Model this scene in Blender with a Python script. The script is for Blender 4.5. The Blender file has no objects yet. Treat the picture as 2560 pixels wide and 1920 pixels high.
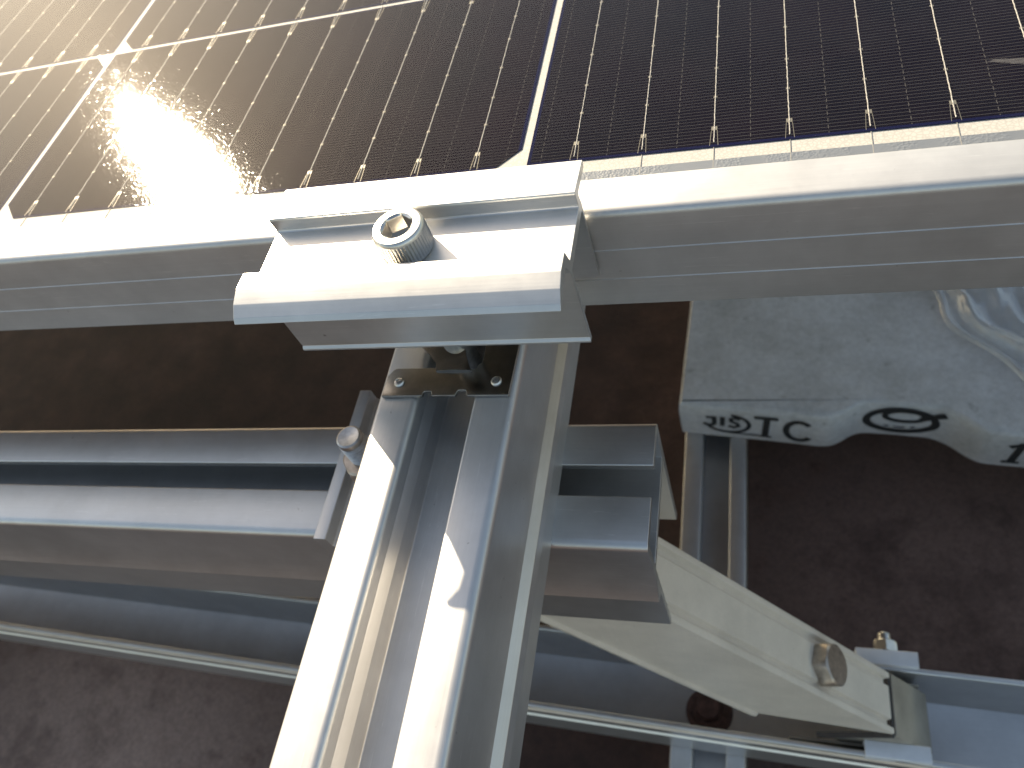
import bpy, bmesh, math, random
from mathutils import Vector, Matrix

random.seed(7)
S = 0.001                      # all dimensions below are written in millimetres
scene = bpy.context.scene
C = scene.collection

# ------------------------------------------------------------------ camera
cam_d = bpy.data.cameras.new('camera')
cam = bpy.data.objects.new('camera', cam_d)
C.objects.link(cam)
scene.camera = cam
RX = Vector((0.95168628, 0.16205685, -0.26082713))
RY = Vector((-0.01145559, -0.83007236, -0.55753802))
RZ = Vector((-0.30685825, 0.53358921, -0.78811203))
m = Matrix.Identity(4)
for i in range(3):
    m[i][0] = RX[i]; m[i][1] = -RY[i]; m[i][2] = -RZ[i]
m.translation = Vector((59.17435, -155.90386, 129.03786)) * S
cam.matrix_world = m
cam_d.sensor_width = 36.0
cam_d.lens = 36.0 * 1945.7 / 2560.0
cam_d.clip_start = 0.005
cam_d.clip_end = 4000.0
cam_d.dof.use_dof = True
cam_d.dof.focus_distance = 0.185
cam_d.dof.aperture_fstop = 23.0

# ------------------------------------------------------------------ sky, sun, exposure
SUN = Vector((-1.27, 1.24, 1.0)).normalized()          # towards the sun
world = bpy.data.worlds.new('World')
scene.world = world
world.use_nodes = True
wn = world.node_tree
bg = wn.nodes['Background']
sky = wn.nodes.new('ShaderNodeTexSky')
sky.sky_type = 'NISHITA'
sky.sun_disc = False
sky.sun_elevation = math.asin(SUN.z)
sky.sun_rotation = math.atan2(SUN.x, SUN.y)
sky.air_density = 1.0
sky.dust_density = 1.1
wn.links.new(sky.outputs[0], bg.inputs[0])
bg.inputs[1].default_value = 0.11
sl = bpy.data.lights.new('sun', 'SUN')
sl.energy = 5.0
sl.angle = math.radians(0.53)
sl.color = (1.0, 0.94, 0.85)
so = bpy.data.objects.new('sun', sl)
so.rotation_euler = (-SUN).to_track_quat('-Z', 'Y').to_euler()
so.location = (-1, 1, 2)
C.objects.link(so)
vs = scene.view_settings
vs.view_transform = 'Standard'
vs.look = 'None'
vs.gamma = 1.0
vs.use_curve_mapping = False
vs.exposure = 1.15
vs.use_white_balance = True             # the camera's daylight-shade white balance
vs.white_balance_temperature = 8300
vs.white_balance_tint = 8

cy = scene.cycles
cy.max_bounces = 7
cy.diffuse_bounces = 3
cy.glossy_bounces = 4
cy.transparent_max_bounces = 6
cy.sample_clamp_indirect = 6.0

# ------------------------------------------------------------------ material helpers
def newmat(name):
    mt = bpy.data.materials.new(name)
    mt.use_nodes = True
    nt = mt.node_tree
    return mt, nt, nt.nodes['Principled BSDF']

def N(nt, kind, **kw):
    n = nt.nodes.new(kind)
    for k, v in kw.items():
        setattr(n, k, v)
    return n

def coords_mm(nt, scale=(1, 1, 1)):
    """object coordinates expressed in millimetres"""
    tc = N(nt, 'ShaderNodeTexCoord')
    mp = N(nt, 'ShaderNodeMapping')
    mp.inputs['Scale'].default_value = [1000.0 * s for s in scale]
    nt.links.new(tc.outputs['Object'], mp.inputs['Vector'])
    return mp.outputs[0]

def noise(nt, vec, scale, detail=3.0, rough=0.55):
    n = N(nt, 'ShaderNodeTexNoise')
    n.inputs['Scale'].default_value = scale
    n.inputs['Detail'].default_value = detail
    n.inputs['Roughness'].default_value = rough
    nt.links.new(vec, n.inputs['Vector'])
    return n.outputs['Fac']

def ramp(nt, fac, stops):
    r = N(nt, 'ShaderNodeValToRGB')
    el = r.color_ramp.elements
    while len(el) < len(stops):
        el.new(0.5)
    for e, (p, c) in zip(el, stops):
        e.position = p
        e.color = (*c, 1.0) if len(c) == 3 else c
    nt.links.new(fac, r.inputs[0])
    return r.outputs[0]

def math_n(nt, op, a, b=None, c=None):
    n = N(nt, 'ShaderNodeMath', operation=op)
    for i, v in enumerate((a, b, c)):
        if v is None:
            continue
        if isinstance(v, (int, float)):
            n.inputs[i].default_value = v
        else:
            nt.links.new(v, n.inputs[i])
    return n.outputs[0]

def mixc(nt, fac, a, b, mode='MIX'):
    n = N(nt, 'ShaderNodeMix', data_type='RGBA', blend_type=mode)
    for sock, v in ((n.inputs[0], fac), (n.inputs[6], a), (n.inputs[7], b)):
        if isinstance(v, (int, float)):
            sock.default_value = v
        elif isinstance(v, tuple):
            sock.default_value = (*v, 1.0)
        else:
            nt.links.new(v, sock)
    return n.outputs[2]

def bump(nt, height, strength, dist, target):
    b = N(nt, 'ShaderNodeBump')
    b.inputs['Strength'].default_value = strength
    b.inputs['Distance'].default_value = dist
    nt.links.new(height, b.inputs['Height'])
    nt.links.new(b.outputs[0], target)
    return b

def aluminium(name, col, axis, rough=0.43, metal=0.72, specks=0.35, grime=0.12):
    mt, nt, p = newmat(name)
    st = [1.0, 1.0, 1.0]
    st['XYZ'.index(axis)] = 0.02
    v = coords_mm(nt)
    vs_ = coords_mm(nt, st)
    grain = noise(nt, v, 2.2, 4, 0.7)
    cloud = noise(nt, v, 0.035, 4, 0.6)
    lines = noise(nt, vs_, 1.6, 3, 0.7)
    dot = noise(nt, v, 0.42, 2, 0.5)
    c1 = ramp(nt, cloud, [(0.3, tuple(x * (1 - grime) for x in col)), (0.65, col)])
    c2 = mixc(nt, 0.08, c1, ramp(nt, lines, [(0.3, (0.35, 0.35, 0.35)), (0.7, (1, 1, 1))]), 'MULTIPLY')
    sp = ramp(nt, dot, [(0.755, (0, 0, 0)), (0.80, (1, 1, 1))])
    c3 = mixc(nt, math_n(nt, 'MULTIPLY', sp, specks), c2, (0.16, 0.14, 0.12))
    st2 = [1.0, 1.0, 1.0]; st2['XYZ'.index(axis)] = 0.05
    scr = noise(nt, coords_mm(nt, st2), 0.9, 2, 0.4)
    scm = ramp(nt, scr, [(0.685, (0, 0, 0)), (0.70, (1, 1, 1)), (0.715, (0, 0, 0))])
    smear = noise(nt, v, 0.11, 5, 0.7)
    c3 = mixc(nt, math_n(nt, 'MULTIPLY', scm, 0.35), c3, tuple(min(1, x * 1.3) for x in col))
    c3 = mixc(nt, 0.13, c3, ramp(nt, smear, [(0.35, (0.62, 0.60, 0.57)), (0.6, (1, 1, 1))]), 'MULTIPLY')
    nt.links.new(c3, p.inputs['Base Color'])
    p.inputs['Metallic'].default_value = metal
    rr = math_n(nt, 'ADD', math_n(nt, 'MULTIPLY_ADD', lines, 0.08, rough - 0.08), math_n(nt, 'MULTIPLY', smear, 0.08))
    nt.links.new(rr, p.inputs['Roughness'])
    h = math_n(nt, 'ADD', math_n(nt, 'MULTIPLY', lines, 0.5), math_n(nt, 'MULTIPLY', grain, 0.6))
    bump(nt, h, 0.06, 0.0001, p.inputs['Normal'])
    return mt

def plain(name, col, rough, metal=0.0, var=0.15, scale=0.3, bstr=0.2, bdist=0.0001):
    mt, nt, p = newmat(name)
    v = coords_mm(nt)
    f = noise(nt, v, scale, 5, 0.65)
    c = ramp(nt, f, [(0.3, tuple(x * (1 - var) for x in col)), (0.7, tuple(min(1, x * (1 + var)) for x in col))])
    nt.links.new(c, p.inputs['Base Color'])
    p.inputs['Roughness'].default_value = rough
    p.inputs['Metallic'].default_value = metal
    bump(nt, f, bstr, bdist, p.inputs['Normal'])
    return mt

AL_X = aluminium('anodised_aluminium_x', (0.70, 0.69, 0.675), 'X', rough=0.37, metal=0.85)
AL_Y = aluminium('anodised_aluminium_y', (0.68, 0.67, 0.66), 'Y', rough=0.42, metal=0.8)
AL_CLAMP = aluminium('milled_aluminium', (0.70, 0.69, 0.67), 'X', rough=0.40, metal=0.85, specks=0.55)
AL_FRAME = aluminium('panel_frame_aluminium', (0.67, 0.655, 0.635), 'X', rough=0.45, specks=0.25)
AL_BRACE = aluminium('brace_aluminium', (0.86, 0.77, 0.66), 'Z', rough=0.46, metal=0.22)
AL_WORN = aluminium('worn_aluminium', (0.46, 0.41, 0.34), 'Z', rough=0.55, metal=0.5, grime=0.35)
AL_CHANNEL = aluminium('dull_channel_aluminium', (0.76, 0.75, 0.735), 'X', rough=0.33, metal=0.85)
STEEL = plain('stainless_steel', (0.58, 0.565, 0.54), 0.33, 1.0, 0.1, 0.5, 0.12)
STEEL_DULL = plain('dull_steel', (0.50, 0.48, 0.46), 0.38, 1.0, 0.2, 0.6, 0.3)
STEEL_WARM = plain('tarnished_steel', (0.48, 0.41, 0.35), 0.42, 0.9, 0.3, 0.25, 0.3)
PLATE = plain('polished_spring_steel', (0.40, 0.37, 0.33), 0.16, 1.0, 0.15, 0.25, 0.10)
RUST = plain('rusty_steel', (0.15, 0.075, 0.055), 0.6, 0.3, 0.5, 0.25, 0.6, 0.0004)
WHITE_CLIP = plain('pale_clip', (0.74, 0.75, 0.77), 0.45, 0.2, 0.06, 0.1)
INK = plain('black_ink', (0.018, 0.017, 0.016), 0.8, 0.0, 0.4, 0.4, 0.2)
BLACK = plain('black_gap', (0.03, 0.032, 0.038), 0.7, 0.0, 0.3, 0.3)
STAMP = plain('stamped_groove_shade', (0.07, 0.068, 0.065), 0.6, 0.3, 0.2, 0.5)  # dark colour stands in for shade inside the stamped letters

# ------------------------------------------------------------------ mesh helpers
def link(o, parent=None):
    C.objects.link(o)
    if parent is not None:
        o.parent = parent
    return o

def make(name, verts, faces, mat, parent=None, smooth=20, bevel=0.0, segs=2, recalc=True):
    me = bpy.data.meshes.new(name)
    me.from_pydata([(x * S, y * S, z * S) for x, y, z in verts], [], faces)
    bm = bmesh.new(); bm.from_mesh(me)
    if recalc:
        bmesh.ops.recalc_face_normals(bm, faces=bm.faces)
    bm.to_mesh(me); bm.free()
    me.materials.append(mat)
    if smooth:
        me.shade_smooth()
        me.set_sharp_from_angle(angle=math.radians(smooth))
    o = bpy.data.objects.new(name, me)
    link(o, parent)
    if bevel:
        b = o.modifiers.new('bevel', 'BEVEL')
        b.width = bevel * S
        b.segments = segs
        b.limit_method = 'ANGLE'
        b.angle_limit = math.radians(40)
        b.harden_normals = True
    return o

def empty(name, loc=(0, 0, 0)):
    o = bpy.data.objects.new(name, None)
    o.empty_display_size = 0.01
    link(o)
    return o

def tag(o, label, cat, group=None, kind=None):
    if label: o['label'] = label
    if cat: o['category'] = cat
    if group: o['group'] = group
    if kind: o['kind'] = kind
    return o

def prism(prof, place, a, b):
    """closed 2-D profile swept between two stations; place(u, v, t) -> xyz"""
    n = len(prof)
    vs_ = [place(u, v, a) for u, v in prof] + [place(u, v, b) for u, v in prof]
    fs = [(i, (i + 1) % n, (i + 1) % n + n, i + n) for i in range(n)]
    fs += [tuple(range(n - 1, -1, -1)), tuple(range(n, 2 * n))]
    return vs_, fs

along_x = lambda u, v, t: (t, u, v)        # profile in (y, z)
along_y = lambda u, v, t: (u, t, v)        # profile in (x, z)
along_z = lambda u, v, t: (u, v, t)        # profile in (x, y)

def fillet(pts, radii, seg=5):
    """round the corners of a closed polygon"""
    out = []
    n = len(pts)
    for i, p in enumerate(pts):
        r = radii.get(i, 0) if isinstance(radii, dict) else radii
        if not r:
            out.append(p); continue
        p = Vector(p); a = (Vector(pts[i - 1]) - p); b = (Vector(pts[(i + 1) % n]) - p)
        la, lb = a.length, b.length
        a.normalize(); b.normalize()
        ang = a.angle(b)
        d = min(r / math.tan(ang / 2), la * 0.49, lb * 0.49)
        r2 = d * math.tan(ang / 2)
        cen = p + (a + b).normalized() * (r2 / math.sin(ang / 2))
        v0 = p + a * d - cen; v1 = p + b * d - cen
        for k in range(seg + 1):
            t = k / seg
            w = math.acos(max(-1, min(1, v0.normalized().dot(v1.normalized()))))
            if w < 1e-5:
                q = v0
            else:
                q = (v0 * math.sin((1 - t) * w) + v1 * math.sin(t * w)) / math.sin(w)
            out.append(tuple(cen + q))
    return out

def join(parts):
    V, F = [], []
    for v, f in parts:
        o = len(V)
        V += v
        F += [tuple(i + o for i in q) for q in f]
    return V, F

def lathe(prof, cx, cy, seg=48):
    """prof: list of (r, z), closed at the ends when r = 0"""
    V, F = [], []
    rings = []
    for r, z in prof:
        if r <= 1e-6:
            rings.append([len(V)]); V.append((cx, cy, z))
        else:
            rings.append(list(range(len(V), len(V) + seg)))
            V += [(cx + r * math.cos(2 * math.pi * k / seg), cy + r * math.sin(2 * math.pi * k / seg), z) for k in range(seg)]
    for a, b in zip(rings, rings[1:]):
        for k in range(seg):
            k2 = (k + 1) % seg
            if len(a) == 1 and len(b) == 1: continue
            if len(a) == 1: F.append((a[0], b[k], b[k2]))
            elif len(b) == 1: F.append((a[k], b[0], a[k2]))
            else: F.append((a[k], b[k], b[k2], a[k2]))
    return V, F

def box(x0, x1, y0, y1, z0, z1):
    return prism([(x0, y0), (x1, y0), (x1, y1), (x0, y1)], along_z, z0, z1)

def xform(vf, fn):
    return [fn(*v) for v in vf[0]], vf[1]

def ribbon(pts, w, place, closed=False, taper=False):
    """flat stroke of width w along 2-D points, mapped to 3-D by place(u, v)"""
    n = len(pts)
    L, Rr = [], []
    for i in range(n):
        p = Vector(pts[i])
        a = Vector(pts[i - 1]) if (i > 0 or closed) else p
        b = Vector(pts[(i + 1) % n]) if (i < n - 1 or closed) else p
        d = (b - a).normalized()
        nn = Vector((-d.y, d.x)) * w * 0.5
        L.append(place(*(p + nn))); Rr.append(place(*(p - nn)))
    V = L + Rr
    rng = range(n if closed else n - 1)
    F = [(i, (i + 1) % n, (i + 1) % n + n, i + n) for i in rng]
    return V, F

def arc(cx, cy, rx, ry, a0, a1, n=20, rot=0):
    out = []
    for k in range(n + 1):
        t = math.radians(a0 + (a1 - a0) * k / n)
        x, y = rx * math.cos(t), ry * math.sin(t)
        c, s = math.cos(math.radians(rot)), math.sin(math.radians(rot))
        out.append((cx + x * c - y * s, cy + x * s + y * c))
    return out

# ------------------------------------------------------------------ ground
GZ = -424.0
mt, nt, p = newmat('stained_brown_ground')
v = coords_mm(nt)
big = noise(nt, v, 0.006, 6, 0.6)
mid = noise(nt, v, 0.03, 6, 0.65)
fine = noise(nt, v, 0.35, 5, 0.7)
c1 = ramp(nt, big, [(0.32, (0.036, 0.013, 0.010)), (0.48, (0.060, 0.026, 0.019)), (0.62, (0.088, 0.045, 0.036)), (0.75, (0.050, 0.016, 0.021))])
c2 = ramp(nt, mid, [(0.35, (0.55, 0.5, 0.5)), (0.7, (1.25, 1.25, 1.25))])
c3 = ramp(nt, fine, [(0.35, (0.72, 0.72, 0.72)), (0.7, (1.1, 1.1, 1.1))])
def dust_light_patch(cx, cy, r):  # pale dusty area that also paints stronger sky light into the ground colour
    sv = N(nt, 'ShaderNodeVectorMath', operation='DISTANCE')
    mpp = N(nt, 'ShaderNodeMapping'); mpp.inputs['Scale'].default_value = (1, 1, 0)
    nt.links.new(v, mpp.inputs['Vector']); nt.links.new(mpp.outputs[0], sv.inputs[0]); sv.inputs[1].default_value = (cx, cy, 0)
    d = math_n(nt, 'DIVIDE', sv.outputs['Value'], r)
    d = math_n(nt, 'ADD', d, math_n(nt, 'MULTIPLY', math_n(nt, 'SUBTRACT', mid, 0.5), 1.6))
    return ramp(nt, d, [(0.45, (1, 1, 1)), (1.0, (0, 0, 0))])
cc = mixc(nt, math_n(nt, 'MULTIPLY', dust_light_patch(-430, -190, 280), 0.8), c1, (0.370, 0.262, 0.222))
cc = mixc(nt, math_n(nt, 'MULTIPLY', dust_light_patch(160, 30, 190), 0.8), cc, (0.205, 0.128, 0.108))
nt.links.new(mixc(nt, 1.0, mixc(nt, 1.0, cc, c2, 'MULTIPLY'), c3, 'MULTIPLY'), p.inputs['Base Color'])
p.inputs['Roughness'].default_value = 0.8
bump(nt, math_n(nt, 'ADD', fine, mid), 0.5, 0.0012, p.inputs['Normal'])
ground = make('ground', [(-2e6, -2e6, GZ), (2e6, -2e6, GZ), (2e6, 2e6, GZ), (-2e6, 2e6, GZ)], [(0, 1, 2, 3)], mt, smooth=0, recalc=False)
ground['kind'] = 'structure'

# ------------------------------------------------------------------ ground rail (runs under the base channel)
gr_prof = fillet([(4, GZ + 0.5), (4, -382), (17, -382), (17, -402), (36, -402), (36, -382), (47, -382), (47, GZ + 0.5)],
                 {1: 1.2, 2: 1.2, 5: 1.2, 6: 1.2}, 3)
o = make('ground_rail', *prism(gr_prof, along_y, -520, 760), AL_Y)
tag(o, 'slotted aluminium rail flat on the ground, running under the concrete block', 'rail')

# ------------------------------------------------------------------ base channel
bc_prof = fillet([(-72, -380.5), (-72, -352), (-73, -351), (-73, -345), (-72, -344), (-72, -336), (-73.6, -334.5), (-73.6, -327),
                  (-72.4, -325.5), (-72.4, -322), (-69.6, -322), (-69.6, -376.5), (-29.0, -376.5), (-29.0, -322), (-26.4, -322), (-26.4, -380.5)],
                 {0: 1, 9: .6, 10: .6, 13: .6, 14: .6, 15: 1, 6: .5, 7: .5, 11: 1, 12: 1}, 3)
o = make('base_channel', *xform(prism(bc_prof, along_x, -980, 620), lambda x, y, z: (x, y - 0.027 * x, z)), AL_CHANNEL)
tag(o, 'U shaped aluminium base channel holding the foot of the brace, low down', 'channel')

# ------------------------------------------------------------------ cross beam under the main rail
cb = [(-33, -140), (-33, -75), (-48, -75), (-48, -77.6), (-35.8, -77.6), (-35.8, -92), (-71.2, -92), (-71.2, -77.6), (-58, -77.6),
      (-58, -75), (-74, -75), (-74, -97), (-77.6, -107.5), (-74, -108.4), (-74, -140), (-71.6, -140), (-71.6, -94.6), (-35.6, -94.6), (-35.6, -140)]
cb_prof = fillet(cb, {1: 2.0, 10: 2.6, 2: .4, 9: .4}, 5)
o = make('cross_beam', *xform(prism(cb_prof, along_x, -950, 28.6), lambda x, y, z: (x, y, z + 0.03 * (x + 20))), AL_X, bevel=0.25)
tag(o, 'slotted aluminium cross beam running left to right directly beneath the main rail', 'beam')

# ------------------------------------------------------------------ main rail
mr = [(-44.5, -75), (-44.3, -70.5), (-44.3, -66), (-43.7, -63), (-41.5, -60.5), (-41.5, -32), (-29.6, -32), (-29.6, -37.4), (-28.0, -40.4), (-28.0, -47),
      (-15.0, -47), (-15.0, -40.4), (-13.4, -37.4), (-13.4, -32), (-1.8, -32), (-1.8, -60.5), (0.5, -63), (1.1, -66), (1.1, -70.5), (1.0, -75)]
mr_prof = fillet(mr, {5: 1.6, 6: 1.9, 13: 0.8, 14: 2.6, 16: .8, 17: .8, 3: .8, 2: .8, 9: .5, 10: .5}, 6)
o = make('main_rail', *prism(mr_prof, along_y, -330, 900), AL_Y)
tag(o, 'thick slotted aluminium rail coming from under the panel towards the viewer, partly sunlit', 'rail')

# ------------------------------------------------------------------ diagonal brace
A = Vector((0.523, 0, -0.852)).normalized()
NN = Vector((0.852, 0, 0.523)).normalized()
O0 = Vector((30, -53, -161))
def br(y, h, s):
    q = O0 + A * s + NN * h
    return (q.x, y, q.z)
br_prof = fillet([(-69.2, -48), (-69.2, -46.4), (-67.5, -45.6), (-67.5, 0), (-64.6, 0), (-63.6, -2.2), (-61.6, -2.2), (-60.6, -0.6), (-45.4, -0.6), (-44.4, -2.2), (-42.4, -2.2), (-41.4, 0),
                  (-38.5, 0), (-38.5, -48), (-40.5, -48), (-40.5, -4.2), (-65.5, -4.2), (-65.5, -48)], {3: 1.0, 12: 1.0}, 4)
vv, ff = prism(br_prof, br, -78, 166)
# mitre the free lower end so the side walls clear the channel
vv = [v_ if i < len(br_prof) else br(br_prof[i - len(br_prof)][0], br_prof[i - len(br_prof)][1], 166 + br_prof[i - len(br_prof)][1] * 0.95) for i, v_ in enumerate(vv)]
o = make('diagonal_brace', vv, ff, AL_BRACE, bevel=0.2)
tag(o, 'beige aluminium strut slanting down from the cross beam to the base channel', 'brace')

# shoe at the foot of the brace
sh_prof = fillet([(-67.9, -34), (-67.9, -0.2), (-38.1, -0.2), (-38.1, -34), (-40.1, -34), (-40.1, -2.2), (-65.9, -2.2), (-65.9, -34)], {1: 1.2, 2: 1.2}, 4)
vv, ff = prism(sh_prof, br, 168.4, 207)
shoe = make('brace_shoe', vv, ff, AL_WORN, bevel=0.25)
tag(shoe, 'short worn aluminium shoe holding the foot of the beige brace', 'bracket')
vv, ff = prism([(-68.6, -40), (-68.6, -1.2), (-37.4, -1.2), (-37.4, -40), (-39, -40), (-39, -3.5), (-66, -3.5), (-66, -40)], br, 166.6, 168.0)
make('dark_gap_strip', vv, ff, BLACK, shoe)  # black strip put in for the shade of the open gap
vv, ff = box(70, 134, -69.4, -68.0, -375.8, -330)
make('side_plate', vv, ff, AL_WORN, shoe, bevel=0.2)
make('side_plate', *box(70, 134, -37.4, -36.0, -375.8, -330), AL_WORN, shoe, bevel=0.2)

# clips hooking over the channel walls
o = make('channel_clip', *prism(fillet([(-75.6, -336), (-75.6, -318.8), (-67.8, -318.8), (-67.8, -330), (-69.2, -330), (-69.2, -321.4), (-74.0, -321.4), (-74.0, -336)], {1: .8, 2: .8}, 3), along_x, 105, 134.5), WHITE_CLIP, bevel=0.2)
tag(o, 'pale clip hooked over the front wall of the base channel', 'clip', 'clips on the base channel')
bc = make('channel_clip', *prism(fillet([(-30.6, -330), (-30.6, -318.8), (-22.6, -318.8), (-22.6, -336), (-24.2, -336), (-24.2, -321.4), (-29.1, -321.4), (-29.1, -330)], {1: .8, 2: .8}, 3), along_x, 104, 133.5), WHITE_CLIP, bevel=0.2)
tag(bc, 'pale clip hooked over the rear wall of the base channel', 'clip', 'clips on the base channel')

def hexhead(af, h, rot=0, seg=48):
    """hex bolt head whose top edge is chamfered round"""
    R = af / math.sqrt(3)
    V, F = [], []
    def hr(t):
        t = (t - math.radians(rot)) % (math.pi / 3) - math.pi / 6
        return (af / 2) / math.cos(t)
    rows = []
    for z, fn in ((0, hr), (h * 0.72, hr), (h * 0.9, lambda t: min(hr(t), af * 0.53)), (h, lambda t: af * 0.475)):
        rows.append(list(range(len(V), len(V) + seg)))
        for k in range(seg):
            t = 2 * math.pi * k / seg
            V.append((fn(t) * math.cos(t), fn(t) * math.sin(t), z))
    for a, b in zip(rows, rows[1:]):
        for k in range(seg):
            F.append((a[k], a[(k + 1) % seg], b[(k + 1) % seg], b[k]))
    F.append(tuple(rows[-1])); F.append(tuple(reversed(rows[0])))
    return V, F

# bolt through the brace
def frame_n(origin, n, up=Vector((0, 1, 0))):
    n = n.normalized(); u = up.cross(n).normalized(); w = n.cross(u)
    return lambda x, y, z: tuple(Vector(origin) + u * x + w * y + n * z)
hb = O0 + A * 102.4 - NN * 0.7
fn = frame_n(hb, NN)
bolt = make('brace_bolt', *xform(hexhead(17.5, 7.0, 12), fn), STEEL_WARM, smooth=25)
tag(bolt, 'tarnished hexagon bolt head on the face of the beige brace', 'bolt')
# bolt standing on the rear clip
fn = lambda x, y, z: (121 + x, -17.8 + y, -326 + z)
fn = frame_n(Vector((119, -22.5, -325)), Vector((0, 1, 0)), Vector((0, 0, 1)))
rb = make('clip_screw', *join([xform(hexhead(11, 6, 30), fn), xform(lathe([(3.4, 5.8), (3.3, 9.5), (2.8, 10.2), (0, 10.2)], 0, 0, 20), fn)]), STEEL, smooth=25)
tag(rb, 'small bright bolt on the far side of the rear channel clip', 'bolt')

# rusty washer and nut in the channel
wash = make('rusty_bolt', *lathe([(5, -376.4), (13.4, -376.4), (13.6, -375.6), (13.0, -374.2), (10.4, -373.4), (9.8, -372.2), (9, -371.6), (5, -371.2)], 26.5, -51.5, 40), RUST)
make('nut', *xform(hexhead(13, 7.5, 20), lambda x, y, z: (26.5 + x, -51.5 + y, -371.2 + z)), RUST, wash, smooth=25)
tag(wash, 'rusty round washer and nut on the floor of the base channel', 'bolt')

# ------------------------------------------------------------------ retaining clip and stud beside the main rail
rc = make('retaining_clip', *prism(fillet([(-70.4, -76.6), (-70.4, -66), (-66.2, -66), (-66.2, -71.4), (-44.8, -71.4), (-44.8, -76.0)], {1: .4, 2: .4, 3: 1.0}, 3), along_y, -79.2, -25.7), AL_Y, bevel=0.2)
tag(rc, 'narrow aluminium retaining clip along the left side of the main rail', 'clip')
SX, SY = -53.0, -58.0
stud = empty('stud_bolt')
tag(stud, 'threaded steel stud with nut standing on the clip left of the main rail', 'bolt')
prof = [(0, -72)]
z = -71.5
while z < -43.0:
    prof += [(3.2, z), (4.0, z + 0.5), (4.0, z + 0.62), (3.2, z + 1.12)]
    z += 1.25
prof += [(3.9, z - 0.3), (3.95, -42.2), (3.7, -41.4), (3.2, -41.1), (0.9, -41.6), (0, -41.65)]
make('threaded_rod', *lathe(prof, SX, SY, 40), STEEL_DULL, stud, smooth=38)
make('nut', *xform(hexhead(13, 6.5, 8), lambda x, y, z: (SX + x, SY + y, -58.4 + z)), STEEL_WARM, stud, smooth=25)
make('washer', *lathe([(4.2, -59.8), (6.3, -59.8), (6.4, -59.6), (6.4, -58.7), (6.2, -58.5), (4.2, -58.5)], SX, SY, 40), STEEL_DULL, stud)
make('nut', *xform(hexhead(13, 6.5, 31), lambda x, y, z: (SX + x, SY + y, -66.4 + z)), STEEL_WARM, stud, smooth=25)
make('washer', *lathe([(4.2, -71.3), (8.4, -71.3), (8.5, -70.9), (8.4, -69.4), (8.0, -69.2), (7.0, -69.2), (6.9, -66.5), (4.2, -66.5)], SX, SY, 40), STEEL_DULL, stud)

# ------------------------------------------------------------------ concrete block
mt, nt, p = newmat('grey_concrete')
v = coords_mm(nt)
a_ = noise(nt, v, 0.02, 6, 0.65); b_ = noise(nt, v, 0.25, 6, 0.75); d_ = noise(nt, v, 0.09, 3, 0.5)
col = ramp(nt, a_, [(0.3, (0.43, 0.42, 0.40)), (0.55, (0.55, 0.545, 0.535)), (0.75, (0.60, 0.60, 0.595))])
col = mixc(nt, 1.0, col, ramp(nt, b_, [(0.3, (0.80, 0.79, 0.77)), (0.65, (1.04, 1.04, 1.03))]), 'MULTIPLY')
col = mixc(nt, ramp(nt, d_, [(0.68, (0, 0, 0)), (0.76, (0.5, 0.5, 0.5))]), col, (0.20, 0.18, 0.15))
nt.links.new(col, p.inputs['Base Color'])
p.inputs['Roughness'].default_value = 0.9
bump(nt, math_n(nt, 'ADD', b_, math_n(nt, 'MULTIPLY', a_, 2.0)), 0.5, 0.0012, p.inputs['Normal'])
CONC = mt
ctrl = [(2.0, 143.6), (20, 141.4), (40, 139.2), (60, 137.0), (80, 134.6), (94, 132.8), (103, 133.2), (110, 136.6), (117, 141.4), (124, 143.6), (138, 143.0), (152, 141.6), (166, 139.6),
        (176, 134.5), (184, 127.5), (192, 122.2), (202, 120.4), (220, 118.6), (250, 115.4), (290, 111.2), (330, 107)]
def catmull(P, n=5):
    out = []
    for i in range(len(P) - 1):
        p0, p1, p2, p3 = (Vector(P[max(i - 1, 0)]), Vector(P[i]), Vector(P[i + 1]), Vector(P[min(i + 2, len(P) - 1)]))
        for k in range(n):
            t = k / n
            out.append(tuple(0.5 * ((2 * p1) + (p2 - p0) * t + (2 * p0 - 5 * p1 + 4 * p2 - p3) * t * t + (3 * p1 - p0 - 3 * p2 + p3) * t ** 3)))
    out.append(tuple(P[-1]))
    return out
front = catmull(ctrl)
BZ0, BZ1 = -381.6, -341.5
outline = front + [(346, 330), (12, 345)]
# rings: rounded arris top and bottom, slightly chipped upper edge
cxy = Vector((170, 235))
V, F = [], []
rings = []
for z, inset in ((BZ0, 2.2), (BZ0 + 2.0, 0.3), (BZ0 + 12, 0), (BZ1 - 9, 0), (BZ1 - 2.2, 0.2), (BZ1 - 0.7, 0.8), (BZ1, 2.2)):
    ring = []
    for i, q in enumerate(outline):
        q = Vector(q); d = (cxy - q).normalized()
        if i < len(front):
            d = Vector((0.08, 1.0)).normalized()
            if i == 0: d = Vector((0.7, 0.7))
        jit = 0.0
        zz = z
        if z > BZ1 - 5 and i < len(front):
            jit = 1.6 * (0.5 + 0.5 * math.sin(q.x * 0.31) * math.sin(q.x * 0.117 + 1.3)) + random.uniform(0, .5)
            jit *= (1.0 if z > BZ1 - 2 else 0.5)
        q = q + d * (inset + jit)
        ring.append(len(V)); V.append((q.x, q.y, zz))
    rings.append(ring)
n = len(outline)
for a, b in zip(rings, rings[1:]):
    for k in range(n):
        F.append((a[k], a[(k + 1) % n], b[(k + 1) % n], b[k]))
F.append(tuple(rings[-1])); F.append(tuple(reversed(rings[0])))
block = make('concrete_block', V, F, CONC, smooth=24)
tag(block, 'grey concrete block with black printed marks on its grooved front face', 'block')

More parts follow.
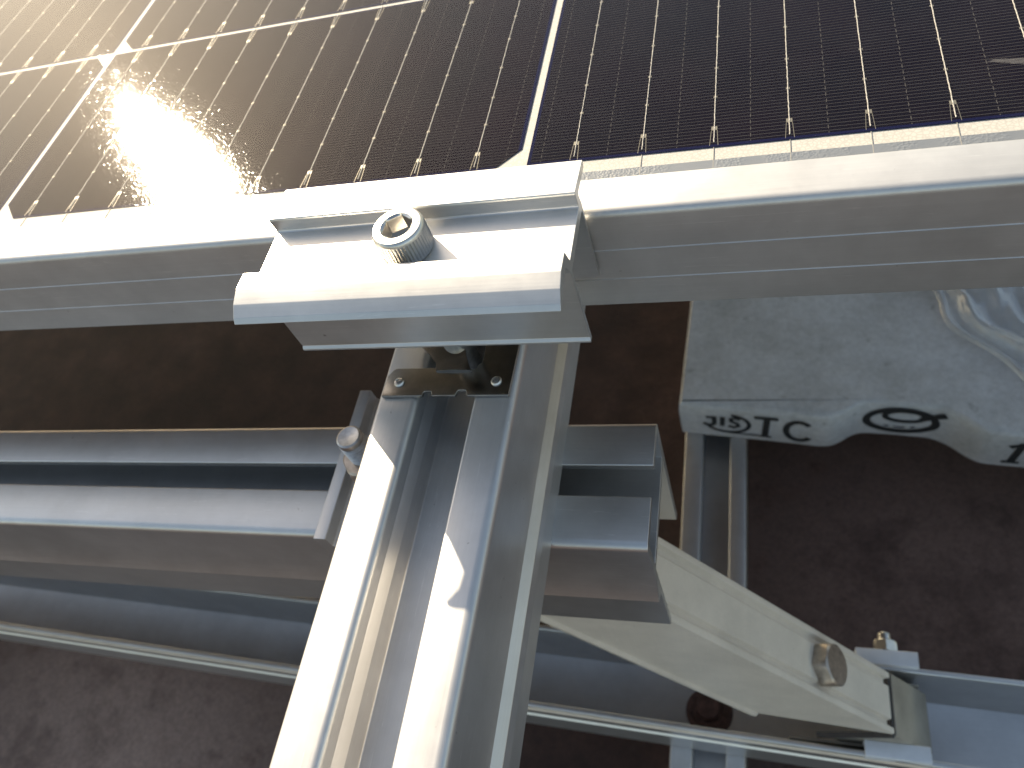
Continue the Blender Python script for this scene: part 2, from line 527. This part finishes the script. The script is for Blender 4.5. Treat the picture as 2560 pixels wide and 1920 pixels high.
# printed marks, laid on the block's curved front face
import bisect
cum = [0.0]
for a, b in zip(front, front[1:]):
    cum.append(cum[-1] + (Vector(b) - Vector(a)).length)
def on_front(u, w, off=0.35):
    """u = distance along the front face from its left corner, w = height above the block's bottom"""
    i = max(0, min(len(front) - 2, bisect.bisect_right(cum, u) - 1))
    t = (u - cum[i]) / (cum[i + 1] - cum[i])
    a, b = Vector(front[i]), Vector(front[i + 1])
    q = a.lerp(b, t); d = (b - a).normalized()
    nrm = Vector((d.y, -d.x))
    q = q + nrm * off
    return (q.x, q.y, BZ0 + w)
def mark(name, strokes, w=2.6):
    return make(name, *join([ribbon(s, ww if ww else w, on_front, cl) for s, ww, cl in strokes]), INK, block, smooth=0)
# circled J I S sign
mark('standards_mark', [
    (arc(33, 21.5, 15, 11.5, -150, 78, 26), 3.0, False),
    ([(18.6, 27.5), (23, 27.5)], 2.8, False), ([(24.2, 29.5), (24.2, 20.4), (22.6, 17.8), (19.6, 17.2), (16.2, 19.2)], 3.5, False),
    ([(30.2, 29.5), (29.4, 17.4)], 3.5, False),
    ([(42.0, 27.4), (38.8, 29.2), (35.6, 27.6), (36.0, 24.4), (39.8, 22.2), (40.8, 19.0), (37.6, 16.8), (33.8, 18.4)], 3.4, False),
    ([(34, 9.0), (60, 8.6)], 2.0, False)])
mark('printed_letter', [([(51.5, 32.5), (67.5, 32.5)], 3.6, False), ([(60.2, 32.5), (58.2, 8)], 4.4, False), ([(54.4, 8.4), (62.8, 8.4)], 2.6, False)])
mark('printed_letter', [(arc(81.0, 20.0, 8.6, 11.8, 42, 322, 22), 4.2, False)])
# looped emblem in the groove
mark('emblem', [(arc(147.5, 21.5, 21.0, 13.0, 0, 360, 44)[:-1], 5.0, True), (arc(149.5, 27.0, 12.0, 6.2, 0, 360, 30)[:-1], 3.8, True), ([(138, 14.5), (141, 14.5)], 1.6, False), ([(144, 13.6), (151, 13.6)], 1.6, False), ([(154, 14.6), (157, 14.6)], 1.6, False),
                ([(159, 24.5), (166.5, 29.5), (173, 34.5)], 5.0, False)])
mark('printed_numeral', [([(212.5, 26.5), (219.0, 32.5), (216.0, 8)], 4.6, False), ([(211.0, 8.2), (221, 8.2)], 2.8, False)])
mark('printed_numeral', [(arc(232, 20.5, 6.2, 11.5, 0, 360, 26)[:-1], 4.2, True)])

# ------------------------------------------------------------------ plastic film lying on the block
mt = bpy.data.materials.new('clear_plastic_film'); mt.use_nodes = True
nt = mt.node_tree; nt.nodes.clear()
out = N(nt, 'ShaderNodeOutputMaterial'); tr = N(nt, 'ShaderNodeBsdfTransparent'); gl = N(nt, 'ShaderNodeBsdfGlossy'); df = N(nt, 'ShaderNodeBsdfDiffuse')
gl.inputs['Roughness'].default_value = 0.18
df.inputs['Color'].default_value = (0.85, 0.87, 0.88, 1)
lw = N(nt, 'ShaderNodeLayerWeight'); lw.inputs['Blend'].default_value = 0.45
m1 = N(nt, 'ShaderNodeMixShader'); m2 = N(nt, 'ShaderNodeMixShader')
m1.inputs[0].default_value = 0.30
nt.links.new(df.outputs[0], m1.inputs[1]); nt.links.new(gl.outputs[0], m1.inputs[2])
nt.links.new(math_n(nt, 'MULTIPLY_ADD', lw.outputs['Facing'], 0.70, 0.16), m2.inputs[0])
nt.links.new(tr.outputs[0], m2.inputs[1]); nt.links.new(m1.outputs[0], m2.inputs[2]); nt.links.new(m2.outputs[0], out.inputs[0])
FILM = mt
V, F = [], []
nu, nv = 90, 90
def ridge(d, c, w):
    return math.exp(-abs((d - c) / w) ** 1.4)
for j in range(nv + 1):
    for i in range(nu + 1):
        s, t = i / nu, j / nv
        x0 = 240 - 98 * t + 7 * math.sin(t * 8 + .5) + 3 * math.sin(t * 21)
        d = s * (338 - x0)
        x = x0 + d
        y = 112 + t * 175
        z = BZ1 + 0.7 + 5.0 * ridge(d, 2.5, 2.2) + 9 * ridge(d, 17 + 5 * math.sin(t * 6), 5) + 14 * ridge(d, 46 + 13 * math.sin(t * 4.2 + 1), 9) * (0.6 + .4 * math.sin(t * 9)) \
            + 10 * ridge(d, 84 - 17 * math.sin(t * 3.1), 7) + 12 * ridge(d, 128 + 12 * math.sin(t * 5), 9)
        z += (2.2 * math.sin(d * .30 + t * 7 + 1.5 * math.sin(t * 9)) + 1.1 * math.sin(d * .71 - t * 6 + 2 * math.sin(t * 5)) + 0.7 * math.sin(t * 30 + d * .1)) * min(1, d / 14)
        V.append((x, y, max(z, BZ1 + 0.5)))
for j in range(nv):
    for i in range(nu):
        a = j * (nu + 1) + i
        F.append((a, a + 1, a + nu + 2, a + nu + 1))
film = make('plastic_film', V, F, FILM, smooth=180)
tag(film, 'crumpled clear plastic film lying on top of the concrete block', 'plastic sheet')

# ------------------------------------------------------------------ spring nut plate on the rail under the clamp
plate = empty('spring_nut')
tag(plate, 'dark polished steel nut plate across the main rail slot under the clamp', 'nut plate')
ol = [(-39.9, -51.2), (-27.9, -51.1), (-27.7, -49.7), (-25.5, -49.7), (-25.1, -51.1), (-18.5, -51.1), (-17.8, -49.4), (-15.7, -49.4), (-14.9, -51.1), (-3.5, -51.1),
      (-3.0, -28), (-12.7, -28), (-12.7, -40.2), (-14.3, -42.6), (-25.4, -42.1), (-38.2, -42.0), (-39.7, -44.6)]
pl = make('plate', *prism(fillet(ol, {15: 1.8, 13: .5, 12: 1.2, 2: .5, 3: .5, 6: .5, 7: .5}, 4), along_z, -31.8, -30.8), PLATE, plate, bevel=0.15)
for rx in (-35.6, -7.5):
    rv = make('rivet', *lathe([(1.5, -30.9), (1.5, -30.5), (1.2, -30.1), (0.75, -30.0), (0.6, -30.35), (0, -30.4)], rx, -46.8, 20), STEEL, plate)
    make('rivet_slot', *xform(box(-0.85, 0.85, -0.16, 0.16, -30.36, -29.98), lambda x, y, z, rx=rx: (rx + x * .8 - y * .6, -46.8 + x * .6 + y * .8, z)), STEEL_DULL, rv)
# curved tongue rising behind the plate
rows = [(-43.4, -30.7, -25.4, -15.2), (-41.4, -30.3, -25.6, -16.2), (-39.0, -29.4, -27.6, -17.2), (-36.6, -28.2, -30.6, -17.6), (-33.5, -26.4, -34.6, -17.4), (-30, -24.0, -36, -17)]
V, F = [], []
for y, z, xl, xr in rows:
    for dz in (0.5, -0.5):
        V += [(xl, y, z + dz), ((xl + xr) / 2, y, z + dz + 0.35), (xr, y, z + dz)]
for r in range(len(rows) - 1):
    a, b = r * 6, r * 6 + 6
    for k in (0, 1):
        F.append((a + k, a + k + 1, b + k + 1, b + k)); F.append((a + 3 + k, b + 3 + k, b + 4 + k, a + 4 + k))
    F.append((a, b, b + 3, a + 3)); F.append((a + 2, a + 5, b + 5, b + 2))
F.append((0, 3, 4, 1)); F.append((1, 4, 5, 2)); e_ = (len(rows) - 1) * 6
F.append((e_, e_ + 1, e_ + 4, e_ + 3)); F.append((e_ + 1, e_ + 2, e_ + 5, e_ + 4))
make('tongue', V, F, PLATE, plate, smooth=40)

# ------------------------------------------------------------------ clamp
CX0, CX1 = -60.0, 19.8
cp = [(-13.5, 11.3), (-25.7, 12.6), (-25.9, 12.0), (-25.5, 8.0), (-41.9, 8.0), (-43.5, 12.0), (-43.9, 12.7), (-49.0, 12.8), (-52.8, 11.5), (-55.4, 9.7), (-56.4, 8.5), (-55.8, 8.0),
      (-50.2, 9.9), (-46.0, 10.2), (-43.7, 6.0), (-43.5, -17.2), (-44.2, -18.0), (-44.1, -18.7), (-42.3, -18.7), (-42.3, 5.4), (-23.8, 5.4), (-23.6, -18.0), (-22.5, -18.0), (-22.7, 6.8), (-23.6, 10.2), (-14.0, 9.3), (-13.3, 10.2)]
cp_prof = fillet(cp, {1: .4, 3: .7, 4: .7, 8: 1.2, 7: 1.5, 9: .8, 19: .8, 20: .8, 14: .8, 24: .6, 13: .6}, 4)
clampo = make('panel_clamp', *prism(cp_prof, along_x, CX0, CX1), AL_CLAMP, bevel=0.12)
tag(clampo, 'bright aluminium channel clamp with wings gripping the panel edge', 'clamp')

# ------------------------------------------------------------------ socket head bolt
BX, BY, BZ = -20.3, -35.0, 8.05
cb_ = empty('socket_bolt')
tag(cb_, 'knurled stainless socket head bolt sitting in the panel clamp', 'bolt')
seg = 192
V, F = [], []
rows = []
def ring(fn, z):
    rows.append(list(range(len(V), len(V) + seg)))
    for k in range(seg):
        t = 2 * math.pi * k / seg
        r = fn(k, t)
        V.append((BX + r * math.cos(t), BY + r * math.sin(t), BZ + z))
kn = lambda k, t: 6.5 - (0.16 if k % 4 in (0, 1) else 0.0)
sm = lambda r: (lambda k, t: r)
hexr = lambda k, t: 3.35 / math.cos((t - math.radians(28)) % (math.pi / 3) - math.pi / 6)
ring(sm(4.0), -0.02); ring(sm(6.1), 0.0); ring(sm(6.38), 0.35); ring(kn, 0.7); ring(kn, 6.2); ring(sm(6.45), 6.35); ring(sm(6.45), 6.75); ring(sm(6.15), 7.35); ring(sm(5.8), 7.7); ring(sm(5.6), 7.72)
ring(sm(4.05), 7.72)
ring(lambda k, t: min(hexr(k, t) + 0.05, 4.0), 7.25); ring(hexr, 7.1); ring(hexr, 3.4)
for a, b in zip(rows, rows[1:]):
    for k in range(seg):
        F.append((a[k], a[(k + 1) % seg], b[(k + 1) % seg], b[k]))
V.append((BX, BY, BZ + 2.6)); ce = len(V) - 1
for k in range(seg):
    F.append((rows[-1][k], rows[-1][(k + 1) % seg], ce))
make('head', V, F, STEEL, cb_, smooth=30)
make('shank', *lathe([(0, -46), (3.9, -46), (4.0, -45), (4.0, BZ + 0.2), (0, BZ + 0.3)], BX, BY, 32), STEEL_DULL, cb_)
# stamped grade characters round the rim, groove shade painted as flat dark strokes (tops towards the socket)
def rim(ang):
    c, s = math.cos(math.radians(ang)), math.sin(math.radians(ang))
    rad, tan = Vector((c, s)), Vector((-s, c))
    def place(u, v_):
        q = Vector((BX, BY)) + rad * (4.85 - v_) + tan * u
        return (q.x, q.y, BZ + 7.745)
    return place
def stamp(ang, strokes):
    make('stamped_character', *join([ribbon(s, 0.24, rim(ang)) for s in strokes]), STAMP, cb_, smooth=0)
stamp(-88, [[(-.45, -.6), (0, .6), (.45, -.6)], [(-.25, -.1), (.25, -.1)]])
stamp(-62, [[(-.4, .35), (0, .6), (.4, .3), (-.4, -.6), (.45, -.6)]])
stamp(-40, [[(-.3, 0), (.3, 0)]])
stamp(-18, [[(-.4, .6), (.4, .6), (-.1, -.6)]])
stamp(8, [arc(0, 0, .38, .6, 0, 360, 16)])

# ------------------------------------------------------------------ solar panel
panel = empty('solar_panel')
tag(panel, 'dark solar panel with silver frame filling the top of the view', 'solar panel')
PITCH = 184.0; RP = 93.0
COL0, COL1, ROWS = -9, 0, 12
XL, XR = COL0 * PITCH - 24, (COL1 + 1) * PITCH + 24
YT = ROWS * RP + 22
YF = -21.6

# backsheet
mt, nt, p = newmat('white_backsheet')
v = coords_mm(nt)
vo = N(nt, 'ShaderNodeTexVoronoi'); vo.inputs['Scale'].default_value = 1.0
vo.feature = 'DISTANCE_TO_EDGE'
nt.links.new(v, vo.inputs['Vector'])
nt.links.new(ramp(nt, vo.outputs['Distance'], [(0.0, (0.36, 0.35, 0.325)), (0.18, (0.45, 0.44, 0.41))]), p.inputs['Base Color'])
p.inputs['Roughness'].default_value = 0.7
BACK = mt
make('backsheet', *box(XL + 8, XR - 8, -16, YT - 10, -3.0, -0.26), BACK, panel, smooth=0)

# cell material: fine printed fingers, dashed redundancy lines, dark blue-violet silicon
mt, nt, p = newmat('silicon_cell')
tc = N(nt, 'ShaderNodeTexCoord'); mp = N(nt, 'ShaderNodeMapping'); mp.inputs['Scale'].default_value = (1000, 1000, 1000)
nt.links.new(tc.outputs['Object'], mp.inputs['Vector'])
v = mp.outputs[0]
wob = noise(nt, v, 0.8, 2, 0.5)
sx = N(nt, 'ShaderNodeSeparateXYZ'); nt.links.new(v, sx.inputs[0])
yy = math_n(nt, 'ADD', sx.outputs['Y'], math_n(nt, 'MULTIPLY', wob, 0.22))
fy = math_n(nt, 'FRACT', math_n(nt, 'MULTIPLY', yy, 1 / 1.2))
fing = math_n(nt, 'LESS_THAN', math_n(nt, 'ABSOLUTE', math_n(nt, 'SUBTRACT', fy, 0.5)), 0.045)
P0 = 12.7; PB = 17.4
xx = math_n(nt, 'ADD', sx.outputs['X'], math_n(nt, 'MULTIPLY', wob, 0.35))
fx = math_n(nt, 'FRACT', math_n(nt, 'MULTIPLY', math_n(nt, 'SUBTRACT', xx, P0), 1 / PB))
dl = math_n(nt, 'LESS_THAN', math_n(nt, 'ABSOLUTE', math_n(nt, 'SUBTRACT', fx, 0.5)), 0.0055)
dy = math_n(nt, 'LESS_THAN', math_n(nt, 'FRACT', math_n(nt, 'MULTIPLY', sx.outputs['Y'], 1 / 2.4)), 0.55)
dash = math_n(nt, 'MULTIPLY', dl, dy)
# clear border round the cell
bx = math_n(nt, 'MULTIPLY', math_n(nt, 'GREATER_THAN', sx.outputs['X'], 1.1), math_n(nt, 'LESS_THAN', sx.outputs['X'], 180.9))
by = math_n(nt, 'MULTIPLY', math_n(nt, 'GREATER_THAN', sx.outputs['Y'], 0.9), math_n(nt, 'LESS_THAN', sx.outputs['Y'], 90.1))
border = math_n(nt, 'MULTIPLY', bx, by)
lines = math_n(nt, 'MULTIPLY', math_n(nt, 'MAXIMUM', fing, dash), border)
tint = noise(nt, v, 0.03, 3, 0.5)
base = ramp(nt, tint, [(0.35, (0.0035, 0.0024, 0.0055)), (0.65, (0.006, 0.003, 0.0065))])
oi = N(nt, 'ShaderNodeObjectInfo')
base = mixc(nt, math_n(nt, 'MULTIPLY', oi.outputs['Random'], 0.5), base, (0.004, 0.004, 0.008))
base = mixc(nt, border, (0.006, 0.007, 0.030), base)
nt.links.new(mixc(nt, math_n(nt, 'MULTIPLY', lines, 0.8), base, (0.075, 0.072, 0.07)), p.inputs['Base Color'])
p.inputs['Roughness'].default_value = 0.5
p.inputs['Specular IOR Level'].default_value = 0.0
CELL = mt

RIB = plain('tinned_ribbon', (0.36, 0.345, 0.32), 0.6, 0.1, 0.5, 0.9, 0.8, 0.0004)
PAD = plain('solder_pad', (0.19, 0.175, 0.14), 0.5, 0.5, 0.2, 1.0, 0.2)

def cell_outline(bottom):
    ch = 7.0
    a, b = 0.2, 181.8
    if bottom:
        return [(ch, 0), (182 - ch, 0), (b, ch), (b, 91), (a, 91), (a, ch)]
    return [(a, 0), (b, 0), (b, 91 - ch), (182 - ch, 91), (ch, 91), (a, 91 - ch)]

cell_mesh = {}
for b in (True, False):
    o = make('solar_cell', *prism(cell_outline(b), along_z, -0.22, 0.0), CELL, smooth=0)
    cell_mesh[b] = o.data
    bpy.data.objects.remove(o)

# one interconnect: slightly wavy half-round wire, solder pads, forked end lines
def busbar_mesh(seed):
    rnd = random.Random(seed)
    parts = []
    y = 1.6; pts = []
    while y < 92.6:
        pts.append((rnd.uniform(-0.05, 0.05), y, 0.16 + rnd.uniform(-0.03, 0.05))); y += 1.05
    V, F = [], []
    for x, yy_, h in pts:
        V += [(x - 0.14, yy_, 0.015), (x - 0.07, yy_, h), (x + 0.07, yy_, h), (x + 0.14, yy_, 0.015)]
    for i in range(len(pts) - 1):
        a = i * 4
        for k in range(3):
            F.append((a + k, a + k + 1, a + k + 5, a + k + 4))
    F.append((0, 1, 2, 3)); e = (len(pts) - 1) * 4; F.append((e + 3, e + 2, e + 1, e))
    return V, F
bus_meshes = []
for sd in range(4):
    o = make('busbar', *busbar_mesh(sd), RIB, smooth=60)
    bus_meshes.append(o.data); bpy.data.objects.remove(o)
padparts = [box(-0.7, 0.7, 6.1, 7.5, 0.004, 0.03)]
for y in (19, 31, 45, 59.4, 71.5):
    padparts.append(box(-0.45, 0.45, y - 0.32, y + 0.32, 0.004, 0.05))
padparts.append(box(-0.7, 0.7, 83.3, 84.7, 0.004, 0.03))
for s in (-1, 1):
    for y0, y1, x0, x1 in ((0.5, 6.0, 1.0, 0.7), (84.8, 90.5, 0.7, 1.0)):
        padparts.append(([(s * x0 - .06, y0, .02), (s * x0 + .06, y0, .02), (s * x1 + .06, y1, .02), (s * x1 - .06, y1, .02)], [(0, 1, 2, 3)]))
o = make('solder_pads', *join(padparts), PAD, smooth=0)
pad_mesh = o.data; bpy.data.objects.remove(o)

stuff_parts = []
rnd = random.Random(3)
for c in range(COL0, COL1 + 1):
    bottom = (c % 2 == 1)
    for r in range(ROWS):
        x0, y0 = c * PITCH + 1.0, r * RP
        seen = (-3 <= c <= 0) and r <= 4
        if not seen:
            stuff_parts.append(xform(prism(cell_outline(bottom), along_z, -0.22, 0.0), lambda x, y, z, x0=x0, y0=y0: (x + x0, y + y0, z)))
            continue
        cell = bpy.data.objects.new('solar_cell', cell_mesh[bottom])
        link(cell, panel); cell.location = (x0 * S, y0 * S, 0)
        for k in range(10):
            bo = bpy.data.objects.new('busbar', bus_meshes[rnd.randrange(4)])
            link(bo, cell); bo.location = ((12.7 + 17.4 * k) * S, 0, 0)
            po = bpy.data.objects.new('solder_pads', pad_mesh)
            link(po, cell); po.location = ((12.7 + 17.4 * k) * S, 0, 0)
rest = make('far_cells', *join(stuff_parts), CELL, panel, smooth=0)
rest['kind'] = 'stuff'

# bus ribbon in the white margin, with embossed stretches, and the thin leads down to it
mt, nt, p = newmat('embossed_bus_ribbon')
v = coords_mm(nt)
vo = N(nt, 'ShaderNodeTexVoronoi'); vo.inputs['Scale'].default_value = 1.5; nt.links.new(v, vo.inputs['Vector'])
lowf = noise(nt, coords_mm(nt, (1, 0.01, 1)), 0.055, 2, 0.5)
maskf = ramp(nt, lowf, [(0.46, (0, 0, 0)), (0.50, (1, 1, 1))])
hh = math_n(nt, 'MULTIPLY', vo.outputs['Distance'], maskf)
p.inputs['Base Color'].default_value = (0.28, 0.29, 0.295, 1)
p.inputs['Metallic'].default_value = 0.55
p.inputs['Roughness'].default_value = 0.30
bump(nt, hh, 0.35, 0.00025, p.inputs['Normal'])
BUS = mt
LEAD = plain('tinned_lead', (0.30, 0.29, 0.27), 0.6, 0.2, 0.2, 0.5)
for c in range(-3, 1):
    x0 = c * PITCH + 1
    make('bus_ribbon', *box(x0 + (0.4 if c % 2 else -1.2), x0 + 182 + (1.2 if c % 2 == 0 else -0.4), -8.4, -4.5, -0.3, -0.12), BUS, panel, smooth=0)
    for k in range(10):
        xx_ = x0 + 12.7 + 17.4 * k
        make('lead', *box(xx_ - 0.09, xx_ + 0.09, -9.0, 0.6, -0.3, -0.08), LEAD, panel, smooth=0)

make('edge_gap_line', *box(XL + 6, XR - 6, -10.2, -9.25, 0.50, 0.72), plain('grey_gap_line', (0.20, 0.195, 0.185), 0.7, 0, 0.3, 0.5), panel, smooth=0)  # grey strip painting in the dark gap line along the frame lip

# frame bars (front bar shows; the others close the frame)
fp = [(YF, -9.5), (YF, 1.9), (-9.6, 1.9), (-9.6, 0.7), (-16.5, 0.6), (-16.5, -4.5), (-19.9, -6), (-19.9, -29.8), (2, -29.8), (2, -31.4), (YF - 0.4, -31.4), (YF - 0.4, -21.15), (YF - 0.2, -21.0), (YF - 0.2, -10.75), (YF, -10.6)]
fp_prof = fillet(fp, {1: 2.0, 2: .3, 10: .5}, 6)
make('frame_bar', *prism(fp_prof, along_x, XL, XR), AL_FRAME, panel)
make('frame_bar', *prism([(y, z) for y, z in [(YT + 4, -31.4), (YT + 4, 1.9), (YT - 8, 1.9), (YT - 8, 0.7), (YT + 2, 0.6), (YT + 2, -29.8), (YT - 22, -29.8), (YT - 22, -31.4)]], along_x, XL, XR), AL_FRAME, panel)
for xs, sgn in ((XL, 1), (XR, -1)):
    make('frame_bar', *prism([(xs - sgn * 0.2, -31.3), (xs - sgn * 0.2, 1.8), (xs + sgn * 12, 1.8), (xs + sgn * 12, 0.7), (xs + sgn * 2, 0.6), (xs + sgn * 2, -29.8), (xs + sgn * 20, -29.8), (xs + sgn * 20, -31.3)], along_y, YF + 2.2, YT + 2), AL_FRAME, panel)

# textured cover glass
mt = bpy.data.materials.new('textured_cover_glass'); mt.use_nodes = True
nt = mt.node_tree; nt.nodes.clear()
out = N(nt, 'ShaderNodeOutputMaterial'); tr = N(nt, 'ShaderNodeBsdfTransparent')
g1 = N(nt, 'ShaderNodeBsdfGlossy'); g2 = N(nt, 'ShaderNodeBsdfGlossy')
g1.inputs['Roughness'].default_value = 0.055
g2.inputs['Roughness'].default_value = 0.33
g2.inputs['Color'].default_value = (1.0, 0.90, 0.78, 1)
v = coords_mm(nt)
h1 = noise(nt, v, 1.35, 2, 0.5)
h2 = noise(nt, v, 0.25, 2, 0.5)
bp = N(nt, 'ShaderNodeBump'); bp.inputs['Strength'].default_value = 1.0; bp.inputs['Distance'].default_value = 0.000046
nt.links.new(math_n(nt, 'ADD', h1, math_n(nt, 'MULTIPLY', h2, 0.35)), bp.inputs['Height'])
nt.links.new(bp.outputs[0], g1.inputs['Normal'])
fr = N(nt, 'ShaderNodeFresnel')
geo = N(nt, 'ShaderNodeNewGeometry')          # thin pane: the same reflectance from either side
nt.links.new(math_n(nt, 'ADD', 1.22, math_n(nt, 'MULTIPLY', geo.outputs['Backfacing'], 1 / 1.22 - 1.22)), fr.inputs['IOR'])
mg = N(nt, 'ShaderNodeMixShader'); mg.inputs[0].default_value = 0.007
nt.links.new(g1.outputs[0], mg.inputs[1]); nt.links.new(g2.outputs[0], mg.inputs[2])
mm = N(nt, 'ShaderNodeMixShader')
nt.links.new(fr.outputs[0], mm.inputs[0]); nt.links.new(tr.outputs[0], mm.inputs[1]); nt.links.new(mg.outputs[0], mm.inputs[2])
dfu = N(nt, 'ShaderNodeBsdfDiffuse'); dfu.inputs['Color'].default_value = (0.62, 0.62, 0.62, 1)
dn = noise(nt, v, 0.05, 6, 0.7)
spk = noise(nt, v, 1.7, 2, 0.5)
dustf = math_n(nt, 'ADD', math_n(nt, 'MULTIPLY', ramp(nt, dn, [(0.4, (0, 0, 0)), (0.75, (1, 1, 1))]), 0.006),
               math_n(nt, 'MULTIPLY', ramp(nt, spk, [(0.77, (0, 0, 0)), (0.80, (1, 1, 1))]), 0.10))
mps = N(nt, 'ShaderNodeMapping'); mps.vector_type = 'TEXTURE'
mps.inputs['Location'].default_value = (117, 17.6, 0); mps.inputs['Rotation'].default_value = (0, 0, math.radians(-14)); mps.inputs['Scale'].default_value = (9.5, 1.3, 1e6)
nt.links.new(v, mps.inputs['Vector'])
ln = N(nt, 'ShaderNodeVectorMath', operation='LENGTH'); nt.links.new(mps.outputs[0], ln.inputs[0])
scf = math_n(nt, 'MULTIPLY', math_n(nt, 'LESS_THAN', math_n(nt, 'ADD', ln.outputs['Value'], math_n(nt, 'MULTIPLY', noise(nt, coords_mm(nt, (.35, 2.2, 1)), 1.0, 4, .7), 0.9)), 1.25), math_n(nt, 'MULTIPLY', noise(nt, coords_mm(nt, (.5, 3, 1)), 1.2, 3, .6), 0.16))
md = N(nt, 'ShaderNodeMixShader')
nt.links.new(math_n(nt, 'ADD', dustf, scf), md.inputs[0]); nt.links.new(mm.outputs[0], md.inputs[1]); nt.links.new(dfu.outputs[0], md.inputs[2])
nt.links.new(md.outputs[0], out.inputs[0])
make('cover_glass', [(XL + 6, -15.5, 0.62), (XR - 6, -15.5, 0.62), (XR - 6, YT - 4, 0.62), (XL + 6, YT - 4, 0.62)], [(0, 1, 2, 3)], mt, panel, smooth=0, recalc=False)
